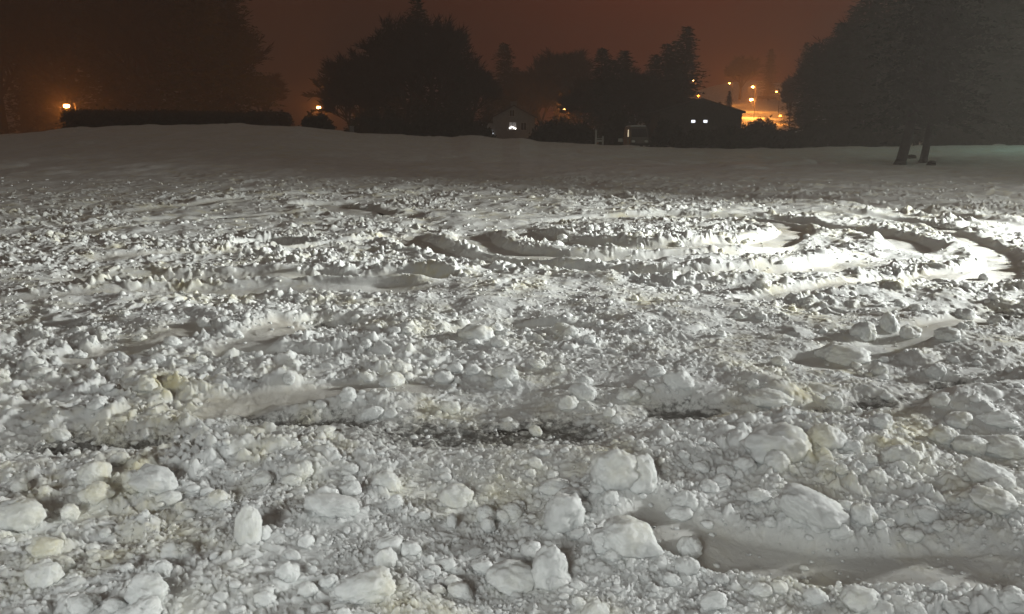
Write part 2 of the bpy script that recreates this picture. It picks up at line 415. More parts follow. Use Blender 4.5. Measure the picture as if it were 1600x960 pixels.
def put_lump(name, px, py, w, h, seed, lean=0.0, dep=None, mesh=None, sink=.27):
    """px, py: centre of the lump in the photograph; w, h its size there"""
    zs = .12
    for _ in range(4):
        base = gp(px, py + h * .40, zs); x, y = base[0], base[1]
        zs = .5 * zs + .5 * float(snow(np.array([x]), np.array([y]))[0])
    dist = math.hypot(y, 1.6)
    m = dist / F
    rx = w * m * .5 * .98; rz = h * m * .5 * .92; ry = (dep or max(.75 * rx, min(rx, rz))) if dep is None else dep * m
    me = mesh if mesh is not None else LIB[seed % len(LIB)]
    o = bpy.data.objects.new(name, me); col.objects.link(o)
    rr = random.Random(seed * 13 + 5)
    o.location = (x, y + ry * .3, zs + rz * (1 - 2 * sink) * .9)
    o.scale = (rx, ry, rz); o.rotation_euler = (rr.uniform(-.25, .25), lean, rr.uniform(-.35, .35))
    placed.append((x, y, max(rx, ry)))
    return o
BIG = [
    (960, 728, 76, 70, 'snow_lump', 'large round white snow lump standing beside a pointed chunk on the near bank', 0),
    (1002, 736, 44, 66, 'snow_lump', 'pointed white snow chunk leaning against the large round lump', .1),
    (1270, 790, 108, 56, 'snow_slab', 'broad flat tilted snow slab right of centre, above the smooth rut', .42),
    (1350, 798, 36, 40, 'snow_lump', 'rounded egg-like snow lump touching the lower end of the tilted slab', .2),
    (1320, 548, 76, 36, 'snow_slab', 'low flat cake of snow with dark shadow under its edge', 0),
    (882, 794, 60, 66, 'snow_lump', 'blocky snow lump with dark underside just below the small flat lump', .2),
    (866, 758, 44, 24, 'snow_lump', 'small flat-topped snow lump sitting above the blocky dark-sided one', 0),
    (950, 842, 50, 44, 'snow_lump', 'smooth rounded snow lump tucked under the long snow ridge', .1),
    (984, 838, 90, 60, 'snow_slab', 'long curved snow ridge piece sloping down right beside a rounded lump', .5),
    (1078, 850, 34, 38, 'snow_lump', 'snow lump perched alone at the left start of the smooth rut', 0),
    (1074, 882, 36, 30, 'snow_lump', 'small white snow lump directly below the one in the smooth rut', 0),
    (860, 882, 58, 72, 'snow_slab', 'tall white snow wedge in the middle of the bottom foreground', .2),
    (800, 898, 76, 44, 'snow_lump', 'wide soft snow lump just left of the tall white wedge', .1),
    (570, 916, 84, 50, 'snow_slab', 'long pale snow block lying tilted at the bottom left of centre', -.3),
    (520, 786, 76, 40, 'snow_slab', 'flat wedge-shaped white snow chunk left of centre on the bank', .1),
    (470, 733, 36, 38, 'snow_lump', 'single round snow lump near the dark scraped line, left of centre', 0),
    (714, 772, 48, 40, 'snow_lump', 'angular snow lump in the middle of the bank, with a flat top', .1),
    (706, 810, 16, 28, 'snow_lump', 'thin upright snow fragment below the angular middle lump', 0),
    (762, 815, 20, 30, 'snow_lump', 'slim upright snow fragment right of the thin middle one', 0),
    (1070, 780, 36, 32, 'snow_lump', 'squarish snow lump with dark gap under it, above the rut start', 0),
    (1215, 690, 100, 60, 'snow_lump', 'wide grey snow boulder on the scraped line, right of centre', 0),
    (1292, 682, 64, 44, 'snow_lump', 'second grey snow boulder joined to the right of the widest one', .1),
    (1408, 708, 50, 40, 'snow_lump', 'rounded snow boulder at the right end of the bank row', 0),
    (1378, 658, 34, 26, 'snow_lump', 'small bright lump above the boulder row beside bare black ground', 0),
    (1478, 676, 44, 36, 'snow_lump', 'yellowish-grey snow lump left of the twin pale mounds on the right', 0),
    (1520, 690, 54, 34, 'snow_slab', 'snow lump with a sharp peak between yellowish lump and long mound', .1),
    (1570, 693, 80, 36, 'snow_slab', 'long smooth snow mound at the right edge, below two bright crests', .05),
    (1500, 652, 46, 24, 'snow_lump', 'bright crested snow lump at right, first of two above the mound', 0),
    (1562, 652, 54, 28, 'snow_lump', 'bright crested snow lump at the right edge, second of two', 0),
    (1548, 738, 72, 44, 'snow_slab', 'big yellow-tinged tilted snow chunk near the right edge', .35),
    (1560, 782, 70, 40, 'snow_slab', 'flat grey snow chunk under the yellow-tinged one at right edge', .3),
    (1346, 932, 56, 36, 'snow_slab', 'low pale snow slab at the bottom right, below the rut', .1),
    (1178, 842, 1, 1, None, '', 0),
    (1062, 590, 44, 36, 'snow_lump', 'round pale snow lump standing behind the bank, right of centre', 0),
    (984, 612, 36, 26, 'snow_lump', 'small rounded lump left of the round pale one', 0),
    (910, 608, 40, 34, 'snow_lump', 'peaked snow lump on a low ridge in the middle ground', .2),
    (1200, 616, 70, 34, 'snow_slab', 'low elongated snow hump with smooth left shadow side', .1),
    (544, 614, 26, 24, 'snow_lump', 'white egg-like snow lump lying in a shallow grey rut at left', .4),
    (790, 578, 40, 30, 'snow_lump', 'snow lump at the end of a low middle row of clods', 0),
    (610, 590, 40, 26, 'snow_lump', 'pale flat snow lump left of the low middle row', 0),
    (240, 745, 72, 48, 'snow_lump', 'big yellowish snow boulder on the bank at left, with notched side', .1),
    (262, 778, 32, 24, 'snow_lump', 'small bright white lump below the yellowish notched boulder', 0),
    (340, 776, 30, 28, 'snow_lump', 'bright snow lump right of the notched boulder, by a dark hollow', 0),
    (188, 716, 26, 24, 'snow_lump', 'white lump poking above the scraped line on the far left bank', 0),
    (388, 816, 38, 80, 'snow_slab', 'tall upright white snow slab standing in the left foreground', 0),
    (145, 738, 46, 50, 'snow_lump', 'grey-green snow boulder left of the notched boulder', .1),
    (108, 797, 28, 28, 'snow_lump', 'small grey rounded lump alone in a hollow at left', 0),
    (26, 800, 70, 54, 'snow_lump', 'large pale snow boulder cut by the left edge', 0),
    (68, 854, 48, 36, 'snow_lump', 'greenish-white flat boulder above the white block at left', 0),
    (64, 894, 50, 44, 'snow_lump', 'bright white snow block casting shadow right at bottom left', 0),
    (253, 888, 25, 34, 'snow_lump', 'small bright upright egg of snow before a dark hole', 0),
    (228, 922, 56, 48, 'snow_lump', 'grey snow boulder directly under the bright upright egg', 0),
    (224, 950, 44, 40, 'snow_lump', 'white lump cut off by the bottom edge at left', 0),
    (130, 942, 44, 38, 'snow_lump', 'pale snow lump near the bottom edge, left of the grey boulder', 0),
    (480, 921, 28, 24, 'snow_lump', 'small pale lump left of the long tilted block', 0),
    (1184, 772, 34, 26, 'snow_lump', 'small lump at upper left of the tilted slab', 0),
    (1134, 736, 28, 26, 'snow_lump', 'small pointed lump above the tilted slab on the bank', 0),
    (1390, 500, 24, 40, 'snow_lump', 'tall thin snow lump standing on the lit right middle ground', 0),
    (1350, 514, 40, 36, 'snow_lump', 'pair-like rounded lump left of the tall thin one', 0),
    (1424, 516, 34, 26, 'snow_lump', 'rounded lump right of the tall thin one', 0),
    (1482, 520, 36, 26, 'snow_lump', 'flat rounded lump farthest right in the lit middle row', 0),
    (1508, 488, 32, 24, 'snow_lump', 'yellow-lit lump behind the flat lump of the middle row', 0),
    (1498, 352, 38, 14, 'snow_slab', 'long dark-sided snow block beyond the circular ruts at right', 0),
    (1192, 440, 30, 20, 'snow_lump', 'pyramid-like snow lump in front of the circular ruts', 0),
    (570, 322, 20, 10, 'snow_lump', 'distant pale lump beside the far left hollow', 0),
    (745, 516, 50, 34, 'snow_lump', 'knobbly white snow clod just left of the middle hollow', 0),
    (470, 466, 20, 14, 'snow_lump', 'small round lump on the far left middle ground', 0),
]
G_L = 'loose snow lumps on the churned lot'
sd = 0
for (px, py, w, h, nm, lab, lean) in BIG:
    sd += 1
    if nm is None: continue
    mesh = lump_mesh(nm, 400 + sd * 3, (3 if nm == 'snow_slab' else sd % 2))
    o = put_lump(nm, px, py, w, h, sd, lean, mesh=mesh)
    tag(o, lab, 'snow slab' if nm == 'snow_slab' else 'snow lump', G_L)
# the many smaller lumps
ZONES = [((0, 730, 420, 960), 34, 'at the left of the near bank'), ((420, 730, 780, 960), 34, 'at the left of centre on the near bank'),
         ((780, 720, 1120, 960), 30, 'in the middle of the near bank'), ((1120, 690, 1600, 850), 32, 'around the tilted slab and boulders at right'),
         ((1050, 900, 1600, 960), 12, 'below the smooth rut at the bottom right'),
         ((0, 480, 500, 680), 20, 'in the grey left middle ground'), ((500, 480, 1000, 680), 26, 'in the centre middle ground before the scraped line'),
         ((1000, 420, 1600, 630), 30, 'in the lit right middle ground'), ((850, 345, 1200, 380), 14, 'on the white island inside the circular ruts')]
for zi, ((x0, y0, x1, y1), n, where) in enumerate(ZONES):
    k = 0; tries = 0
    while k < n and tries < 2000:
        tries += 1
        px = random.uniform(x0, x1); py = y0 + (y1 - y0) * random.random() ** .9
        s = random.uniform(.35, 1) ** 1.6
        w = (13 + 27 * s) * (.45 + .55 * sstep(330, 760, py)); h = w * random.uniform(.62, 1.0)
        b = gp(px, py)
        if any(math.hypot(b[0] - q[0], (b[1] - q[1]) * .6) < (q[2] * .9 + w * .5 * b[1] / F) for q in placed): continue
        if 1000 < px and 835 < py < 900: continue
        size = 'very small' if w < 20 else 'small' if w < 29 else 'fist-sized'
        o = put_lump('snow_lump', px, py, w, h, 700 + zi * 100 + k, random.uniform(-.4, .4), sink=.36)
        tag(o, f'{size} loose snow lump {where}', 'snow lump', G_L)
        k += 1

# crumbs: nobody could count them
def scatter(n, base, ylo, yhi, smin, smax, seed, pw=2.2):
    rr = np.random.default_rng(seed)
    px = rr.uniform(-120, 1720, n); py = ylo + (yhi - ylo) * rr.random(n)
    u = (px - 800) / F; v = (480 - py) / F
    dy = math.cos(PITCH) + v * math.sin(PITCH); dz = -math.sin(PITCH) + v * math.cos(PITCH)
    t = -1.6 / dz; x = u * t; y = dy * t
    keep = (noise2(x * 1.6, y * 1.6, 77) * .5 + noise2(x * 4.5, y * 4.5, 78) * .5 + rr.normal(0, .35, n)) > -.05
    x, y = x[keep], y[keep]
    z, sm, ba, lo = snow(x, y, None, True)
    k2 = (rr.random(len(x)) > sm * .8) & (rr.random(len(x)) > ba * .6)
    x, y, z = x[k2], y[k2], z[k2]; n = len(x)
    spx = smin + (smax - smin) * rr.random(n) ** pw
    r = spx * .5 * np.hypot(y, 1.6) / F
    tmpl = [lump_verts(base[0], 900 + 3 * k, 3, False) for k in range(9)]
    which = rr.integers(0, 9, n); th = rr.uniform(0, 6.283, n)
    T = np.stack(tmpl)[which]                        # n, nv, 3
    sc = np.stack([rr.uniform(.8, 1.3, n), rr.uniform(.7, 1.1, n), rr.uniform(.6, .95, n)], 1) * r[:, None]
    T = T * sc[:, None, :]
    c, s = np.cos(th)[:, None], np.sin(th)[:, None]
    Vx = T[:, :, 0] * c - T[:, :, 1] * s + x[:, None]; Vy = T[:, :, 0] * s + T[:, :, 1] * c + y[:, None]; Vz = T[:, :, 2] + (z + r * .02)[:, None]
    V = np.stack([Vx, Vy, Vz], -1).reshape(-1, 3)
    nv = base[0].shape[0]
    Fc = (base[1][None] + (np.arange(n) * nv)[:, None, None]).reshape(-1, 3)
    return V, Fc
parts = [scatter(13000, ICO1, 520, 1000, 3.0, 9, 1), scatter(1900, ICO2, 480, 1000, 8, 18, 2, 2.4), scatter(16000, ICO1, 292, 560, 1.8, 6, 3), scatter(1300, ICO2, 310, 520, 6, 12, 4)]
off = 0; VV = []; FF = []
for v, f in parts: VV.append(v); FF.append(f + off); off += len(v)
cr = big_mesh('snow_crumbs', np.concatenate(VV), np.concatenate(FF), M['lump'], 3)
tag(cr, 'loose crumbs of snow strewn over the whole churned lot', 'snow crumbs', kind='stuff')

# ------------------------------------------------------------------ trees
def T1(x, y): return float(terrain(np.array([x]), np.array([y]))[0])
def spruce_meshes(seed, H=1.0, Rm=.17):
    """unit-height spruce"""
    rr = random.Random(seed); V = []; Fs = []
    z = .07
    while z < .995:
        L = Rm * (1 - z) ** .62 * (1 + .18 * math.sin(z * 23 + seed)) + .006
        n = 5 + rr.randint(0, 3)
        a0 = rr.uniform(0, 6.28)
        for b in range(n):
            a = a0 + 6.283 * b / n + rr.uniform(-.35, .35); l = L * rr.uniform(.6, 1.18)
            droop = rr.uniform(.12, .42)
            m = max(3, int(l / .012))
            for k in range(m):
                f = (k + rr.random()) / m; q = l * f
                px = q * math.cos(a); py = q * math.sin(a); pz = z - droop * q * f + .15 * q * f * f
                s = .018 * rr.uniform(.6, 1.3) * (1.15 - .5 * f)
                da = a + rr.uniform(-1.1, 1.1); t = rr.uniform(-.9, .35)
                ex = Vector((math.cos(da), math.sin(da), t * .7)).normalized(); sd_ = Vector((-math.sin(da), math.cos(da), rr.uniform(-.8, .8))).normalized()
                c = Vector((px, py, pz)); i = len(V)
                V += [c - sd_ * s * .35, c + ex * s * 1.5 - sd_ * s * .15, c + ex * s * 1.7 + sd_ * s * .2, c + sd_ * s * .45 - Vector((0, 0, s * .5))]
                Fs.append((i, i + 1, i + 2, i + 3))
        z += .011 + .006 * rr.random()
    tr = MB(); zz = [0, .02, .3, .7, 1.0]; r_ = [.016, .012, .0095, .005, .0006]
    for k in range(4): tr.tube((0, 0, zz[k]), (0, 0, zz[k + 1]), r_[k], r_[k + 1], 8, k in (0, 3))
    return (V, Fs), tr
def broad_meshes(seed, spread=.36):
    """unit-height leafless broad tree with dense twigs"""
    rr = random.Random(seed); tr = MB(); cw = MB(); tw = []
    def grow(p, d_, l, r, dep):
        q = p + d_ * l
        (tr if dep < 2 else cw).tube(p, q, r, r * .72, 5 if dep < 2 else 3, False)
        if dep >= 5:
            for _ in range(15):
                e = (d_ + Vector((rr.uniform(-1, 1), rr.uniform(-1, 1), rr.uniform(-.5, .9))) * .9).normalized()
                s = l * rr.uniform(.5, 1.2); st = p + d_ * l * rr.random()
                w = Vector((-e.y, e.x, rr.uniform(-.4, .4))).normalized() * .0022
                tw.append((st - w, st + e * s * .6 - w * .8 + Vector((0, 0, -.004)), st + e * s, st + w))
            return
        for _ in range(3 if dep > 0 else 4):
            e = (d_ * (.75 if dep else .9) + Vector((rr.uniform(-1, 1), rr.uniform(-1, 1), rr.uniform(-.25, .75))) * (.75 if dep else .6)).normalized()
            grow(p + d_ * l * rr.uniform(.6, 1), e, l * rr.uniform(.66, .84), r * .62, dep + 1)
        if dep < 3: grow(q, (d_ + Vector((rr.uniform(-.2, .2), rr.uniform(-.2, .2), .2))).normalized(), l * .8, r * .7, dep + 1)
    grow(Vector((0, 0, 0)), Vector((.02, 0, 1)), .20, .016, 0)
    for a in tw: i = len(cw.V); cw.V += list(a); cw.F.append((i, i + 1, i + 2, i + 3))
    zmax = max(v[2] for v in cw.V)
    for b in (tr, cw): b.V = [(v[0] / zmax, v[1] / zmax, v[2] / zmax) for v in b.V]
    return cw, tr
PROTO = {}
for k in range(3):
    (V_, F_), tr = spruce_meshes(50 + k, Rm=(.23, .27, .20)[k])
    root = empty('spruce_tree', (0, 0, -50)); mesh_obj('crown', V_, F_, M['needle'], root); tr.build('trunk', M['bark'], root); PROTO['s%d' % k] = root
for k in range(3):
    cw, tr = broad_meshes(80 + k)
    root = empty('bare_tree', (0, 0, -50)); cw.build('crown', M['leafd'], root); tr.build('trunk', M['bark'], root); PROTO['b%d' % k] = root
used = set()
def tree(kind, px, top, Y, label, wide=1.0, group=None, lean=0.0, base=None):
    p = at(px, 215, Y); x = p[0]
    z0 = T1(x, Y) if base is None else base
    H = at(px, top, Y)[2] - z0
    r = PROTO[kind]
    if kind in used: r = copy_tree(r)
    used.add(kind)
    r.location = (x, Y, z0 - .1); r.scale = (H * wide, H * wide, H + .1); r.rotation_euler = (0, lean, random.uniform(0, 6.28))
    tag(r, label, 'tree', group)
    return r
GL, GC, GR, GH = 'dark trees behind the long hedge', 'dark trees left of the pale house', 'hazy spruces along the right edge', 'trees on the lamp-lit hill'
for (k, px, top, Y, wd, lab) in [
    ('b0', 8, -40, 150, 1.25, 'dark bare tree at the left edge above the brightest left lamp'),
    ('s1', 62, -75, 165, 1.1, 'tall dark spruce right behind the left street lamp glow'),
    ('b1', 120, -50, 158, 1.25, 'wide dark bare tree over the left end of the hedge'),
    ('s0', 172, -85, 150, 1.2, 'dark spruce rising over the left third of the long hedge'),
    ('s1', 222, -70, 150, 1.2, 'broad dark spruce over the middle of the long hedge'),
    ('b2', 268, -60, 140, 1.25, 'wide dark bare tree over the middle right of the hedge'),
    ('s0', 318, -90, 116, 1.2, 'tall dark spruce over the right part of the hedge'),
    ('s1', 368, -60, 122, 1.15, 'narrow dark spruce ending the tree row at the sky gap'),
    ('b2', 410, 110, 150, 1.2, 'low faint bare tree at the left of the brown sky gap')]:
    tree(k, px, top, Y, lab, wd, GL)
for (k, px, top, Y, wd, lab) in [
    ('b1', 566, 70, 108, 1.35, 'dark round-topped bare tree right of the brown sky gap'),
    ('s1', 610, 34, 118, 1.25, 'dark spruce left of the tallest central one'),
    ('s1', 655, -8, 112, 1.05, 'tallest central spruce with top reaching the upper frame'),
    ('s0', 702, 44, 116, 1.35, 'dark spruce on the right slope of the central group'),
    ('b0', 738, 92, 110, 1.3, 'dark bare tree closing the central group left of the house')]:
    tree(k, px, top, Y, lab, wd, GC)
for (k, px, top, Y, wd, lab) in [
    ('s0', 788, 66, 150, 1.4, 'faded thin spruce above the pale house chimney'),
    ('b1', 826, 100, 150, 1.2, 'faded bare tree behind the right of the pale house'),
    ('b2', 868, 72, 170, 1.2, 'faded bare tree above the middle orange lamp'),
    ('s0', 938, 74, 118, 1.6, 'dark spruce above the pale garden gate'),
    ('s0', 972, 78, 122, 1.5, 'dark spruce above the parked van, left of the double one'),
    ('b0', 905, 130, 130, 1.2, 'low bare tree between the middle lamp and the gate'),
    ('s1', 1036, 66, 126, 1.3, 'flat-topped dark spruce left of the peaked one'),
    ('s0', 1066, 40, 124, 1.25, 'sharply peaked dark spruce against the reddest sky'),
    ('b1', 1010, 128, 128, 1.2, 'low bare tree between the van and peaked spruces')]:
    tree(k, px, top, Y, lab, wd)
for (k, px, top, Y, wd, lab) in [
    ('s2', 1136, 142, 150, 1.0, 'low spruce at the left of the lit hillside'), ('b1', 1232, 110, 160, .6, 'narrow bare tree whose twigs cross the right of the lit hillside'),
    ('b0', 1152, 84, 255, 1.3, 'bare tree above the brightest hill lamps, its twigs lit orange'),
    ('s0', 1196, 76, 250, 1.2, 'spruce on the hill right of the brightest lamps'),
    ('s1', 1250, 64, 160, .9, 'dark spruce just right of the lit hillside'),]:
    tree(k, px, top, Y, lab, wd, GH)
for (k, px, top, Y, wd, lab) in [
    ('s1', 1262, 66, 104, 1.1, 'lower dark spruce at the left slope of the right wood'),
    ('s0', 1300, 34, 98, 1.3, 'dark spruce second from the left in the right wood'),
    ('s2', 1342, -40, 92, 1.6, 'tall narrow spruce whose top leaves the frame at right'),
    ('s1', 1378, -20, 100, 1.2, 'wide spruce behind the leaning dark trunk'),
    ('s0', 1432, -60, 86, 1.4, 'spruce between the leaning trunk and the right edge'),
    ('b1', 1470, -50, 96, 1.3, 'hazy bare tree deep in the right wood'),
    ('s1', 1512, -90, 84, 1.2, 'hazy greenish spruce left of the edge pair'),
    ('s0', 1562, -70, 90, 1.35, 'hazy greenish spruce near the right edge'),
    ('s1', 1612, -100, 78, 1.2, 'hazy spruce half cut by the right edge'),
    ('b0', 1400, 40, 110, 1.3, 'bare tree filling the gap in the right wood'),
    ('s2', 1680, -100, 74, 1.6, 'spruce just beyond the right edge')]:
    tree(k, px, top, Y, lab, wd, GR)
# the belt that closes the gaps lower down
for (k, px, top, Y, wd, lab) in [
    ('b1', 548, 118, 104, 1.3, 'low bare tree at the left foot of the central group'), ('b2', 592, 96, 110, 1.4, 'bare tree filling the left half of the central group'),
    ('b0', 634, 16, 108, 1.0, 'bare tree beside the tallest central spruce on its left'), ('b1', 676, 8, 106, 1.0, 'bare tree beside the tallest central spruce on its right'),
    ('s1', 722, 100, 104, 1.3, 'dark spruce at the right foot of the central group'), ('s0', 580, 88, 120, 1.5, 'back spruce in the left half of the central group'),
    ('s1', 764, 112, 140, 1.3, 'faded spruce just left above the pale house')]:
    tree(k, px, top, Y, lab, wd, GC)
for (k, px, top, Y, wd, lab) in [
    ('s0', 806, 104, 155, 1.3, 'faded spruce rising behind the pale house roof'), ('b2', 846, 112, 150, 1.3, 'faded bare tree left above the middle orange lamp'),
    ('s1', 884, 102, 165, 1.3, 'faded spruce right behind the middle orange lamp'), ('b1', 922, 112, 135, 1.3, 'bare tree left above the garden gate'),
    ('s0', 955, 92, 126, 1.4, 'spruce between the gate and the van'), ('b0', 988, 100, 124, 1.3, 'bare tree directly above the parked van'),
    ('s0', 1018, 84, 124, 1.3, 'spruce at the left shoulder of the peaked spruce'), ('s1', 1050, 62, 130, 1.2, 'spruce merging with the peaked one on its left'),
    ('b2', 1046, 128, 126, .9, 'bare tree left of the two small lit windows'), ('s1', 1122, 158, 126, 1.1, 'small spruce right of the two small lit windows')]:
    tree(k, px, top, Y, lab, wd)
for (k, px, top, Y, wd, lab) in [
    ('b1', 1290, 76, 112, 1.0, 'bare tree at the left slope of the right wood'), ('b2', 1318, 50, 106, 1.1, 'second bare tree in the left slope of the right wood'),
    ('s1', 1322, 6, 104, 1.1, 'spruce left beside the tall narrow one at right'), ('b1', 1352, 10, 108, 1.1, 'bare tree behind the tall narrow spruce'),
    ('s0', 1412, -30, 104, 1.2, 'back spruce in the middle of the right wood'), ('s1', 1458, -40, 102, 1.2, 'back spruce right of the middle of the right wood'),
    ('b2', 1536, -20, 104, 1.2, 'back bare tree near the right edge'), ('s0', 1588, -40, 104, 1.2, 'back spruce at the right edge')]:
    tree(k, px, top, Y, lab, wd, GR)
for (k, px, top, Y, wd, lab) in [
    ('b2', 40, 0, 175, 1.3, 'back bare tree at the left edge of the frame'), ('s0', 98, -20, 175, 1.4, 'back spruce right behind the left lamp'),
    ('b1', 195, -10, 170, 1.3, 'back bare tree over the left middle of the hedge'), ('b0', 245, -30, 140, 1.3, 'back bare tree over the hedge joint'),
    ('s1', 295, -40, 140, 1.3, 'back spruce over the right half of the hedge'), ('b1', 340, 0, 135, 1.2, 'bare tree next to the narrow spruce at the sky gap')]:
    tree(k, px, top, Y, lab, wd, GL)
# two nearer trees whose dark trunks stand on the snow
def solveY(px, py):
    lo, hi = 15.0, YC
    for _ in range(30):
        Y = (lo + hi) / 2; p = at(px, py, Y); zz = float(snow(np.array([p[0]]), np.array([Y]))[0])
        if zz > p[2]: hi = Y
        else: lo = Y
    return (lo + hi) / 2
def near_tree(px, py, wpx, lab, lean, kind):
    Y = solveY(px, py); r0 = wpx * .5 * Y / F; p = at(px, py, Y); z0 = float(snow(np.array([p[0]]), np.array([Y]))[0])
    root = empty('spruce_tree', (p[0], Y, z0 - .05)); tag(root, lab, 'tree', GR)
    tr = MB(); H = 17.0
    pts = [Vector((lean * h + .04 * math.sin(h * 1.3), .03 * math.sin(h * .9), h)) for h in (0, .25, 1, 2.2, 4, 8, 17)]
    rad = [r0 * 1.35, r0 * 1.05, r0, r0 * .9, r0 * .8, r0 * .5, .02]
    for k in range(6): tr.tube(pts[k], pts[k + 1], rad[k], rad[k + 1], 10, k in (0, 5))
    rr = random.Random(int(px))
    for k in range(9):
        h = rr.uniform(1.6, 4); a = rr.uniform(0, 6.28); l = rr.uniform(.5, 1.4)
        tr.tube((lean * h, 0, h), (lean * h + l * math.cos(a), l * math.sin(a), h - .15), .035, .01, 4, False)
    tr.build('trunk', M['tar'], root, True)
    src = [c for c in PROTO[kind].children if c.name.startswith('crown')][0]
    h2 = at(px, 206, Y)[2] - z0 - .35
    c = src.copy(); col.objects.link(c); c.parent = root; c.location = (lean * (h2 + 1.5), 0, h2); c.scale = (14 * .8, 14 * .8, 15.5)
near_tree(1406, 257, 15, 'spruce with a dark thick leaning trunk standing on the snow', .16, 's0')
near_tree(1442, 254, 11, 'spruce with a fainter trunk just right of the leaning one', .08, 's1')
# small dark stumps near them
for (px, py, w, lab) in [(1455, 258, 13, 'low dark stump on the snow right of the two trunks'), (1424, 248, 14, 'flat dark stump between the two trunks')]:
    Y = solveY(px, py); w = w * Y / F; p = at(px, py, Y); z0 = float(snow(np.array([p[0]]), np.array([Y]))[0])
    root = empty('tree_stump', (p[0], Y, z0 - .05)); tag(root, lab, 'stump')
    b = MB(); b.tube((0, 0, 0), (.02, 0, .12), w * .6, w * .48, 11); b.tube((.02, 0, .12), (.04, .02, .22), w * .48, w * .40, 11); b.build('wood', M['bark'], root, False)

# shrubs and hedges
def twig_cloud(w, dpt, h, n, seed, flat=False, s0=.16):
    rr = random.Random(seed); V = []; Fs = []
    for _ in range(n):
        if flat:
            x, y, z = rr.uniform(-w, w), rr.uniform(-dpt, dpt), rr.uniform(0, h) * (1 - .06 * rr.random())
            z = min(z, h * (1 - .07 * math.sin(x * 1.7) ** 2 - .05 * math.sin(x * .6 + 1))) + (rr.random() ** 2 * .45 if rr.random() < .1 else 0); k = rr.random()
            if abs(x) > w - .8: z = min(z, h * math.sqrt(max(0, 1 - ((abs(x) - w + .8) / .95) ** 2)))
        else:
            a = rr.uniform(0, 6.28); ph = rr.uniform(0, 1); q = rr.uniform(.55, 1) ** .5
            bump = 1 + .2 * math.sin(3 * a + seed) + .14 * math.sin(7 * a + 2 * seed) + (.25 * rr.random() if rr.random() < .2 else 0)
            x = w * q * math.cos(a) * math.sqrt(max(0, 1 - ph * ph * .9)) * bump; y = dpt * q * math.sin(a) * math.sqrt(max(0, 1 - ph * ph * .9)) * bump; z = h * ph * (q * .9 + .1) * (.92 + .14 * math.sin(5 * a + seed) + .1 * math.sin(11 * a)) + (rr.random() * .25 if rr.random() < .15 else 0)
        s = s0 * rr.uniform(.6, 1.5)
        e = Vector((rr.gauss(0, 1), rr.gauss(0, 1), rr.gauss(0, 1))).normalized(); f = e.orthogonal().normalized()
        c = Vector((x, y, z)); i = len(V)
        V += [c - f * s * .5, c + e * s * 1.2 - f * s * .2, c + e * s * 1.5 + f * s * .3, c + f * s * .5]; Fs.append((i, i + 1, i + 2, i + 3))
    return V, Fs
def shrub(name, px0, px1, top, Y, lab, cat, flat=False, n=5000, mat='hedge', group=None, base_py=None):
    a, b = at(px0, 215, Y), at(px1, 215, Y); x = (a[0] + b[0]) / 2; w = (b[0] - a[0]) / 2
    z0 = T1(x, Y) - .2; h = at(800, top, Y)[2] - z0
    root = empty(name, (x, Y, z0)); tag(root, lab, cat, group)
    V, Fs = twig_cloud(w, min(w, 1.1) if flat else w * .8, h, n, int(px0) + 3, flat, .15 if flat else .2)
    mesh_obj('foliage', V, Fs, M[mat], root)
    st = MB(); rr = random.Random(int(px0))
    for _ in range(14 if flat else 7):
        q = rr.uniform(-w * .85, w * .85) if flat else rr.uniform(-w * .25, w * .25)
        st.tube((q, 0, 0), (q * (1 if flat else 2.2), rr.uniform(-.3, .3), h * .8), .05, .015, 5)
    st.build('stems', M['bark'], root)
    return root
shrub('hedge', 106, 296, 172, 92, 'long dark clipped hedge beginning just right of the left lamp', 'hedge', True, 14000)
shrub('hedge', 290, 456, 174, 93, 'long dark clipped hedge reaching up to the sky gap', 'hedge', True, 13000)
shrub('shrub', 474, 520, 179, 88, 'rounded dark shrub in front of the second orange lamp', 'shrub', False, 5000)
GS = 'dark shrubs along the far edge of the snow'
for (a, b, t, Y, lab) in [(548, 640, 172, 96, 'dark shrub under the left of the central trees'), (625, 730, 168, 98, 'dark shrub under the tallest central spruce'),
    (700, 772, 190, 100, 'low dark shrub left of the pale house'), (830, 905, 188, 100, 'dark shrub right of the pale house'), (880, 930, 196, 92, 'small dark shrub left of the garden gate'),
    (944, 985, 180, 100, 'dark shrub between the gate and the van'), (1018, 1068, 192, 92, 'dark shrub right of the van'), (1060, 1135, 206, 88, 'dark shrub below the two small lit windows'),
    (1110, 1190, 198, 86, 'dark shrub left below the lit hillside'), (1160, 1215, 188, 90, 'dark round shrub against the lit hillside'), (1195, 1260, 205, 84, 'low dark shrub right below the lit hillside'),
    (1245, 1330, 190, 88, 'dark shrub at the foot of the left part of the right wood'), (1320, 1400, 200, 84, 'dark shrub left behind the leaning trunk'),
    (1450, 1530, 205, 80, 'hazy shrub right behind the two trunks'), (1520, 1620, 200, 76, 'hazy shrub at the right edge')]:
    shrub('shrub', a, b, t, Y, lab, 'shrub', False, 5000, group=GS)

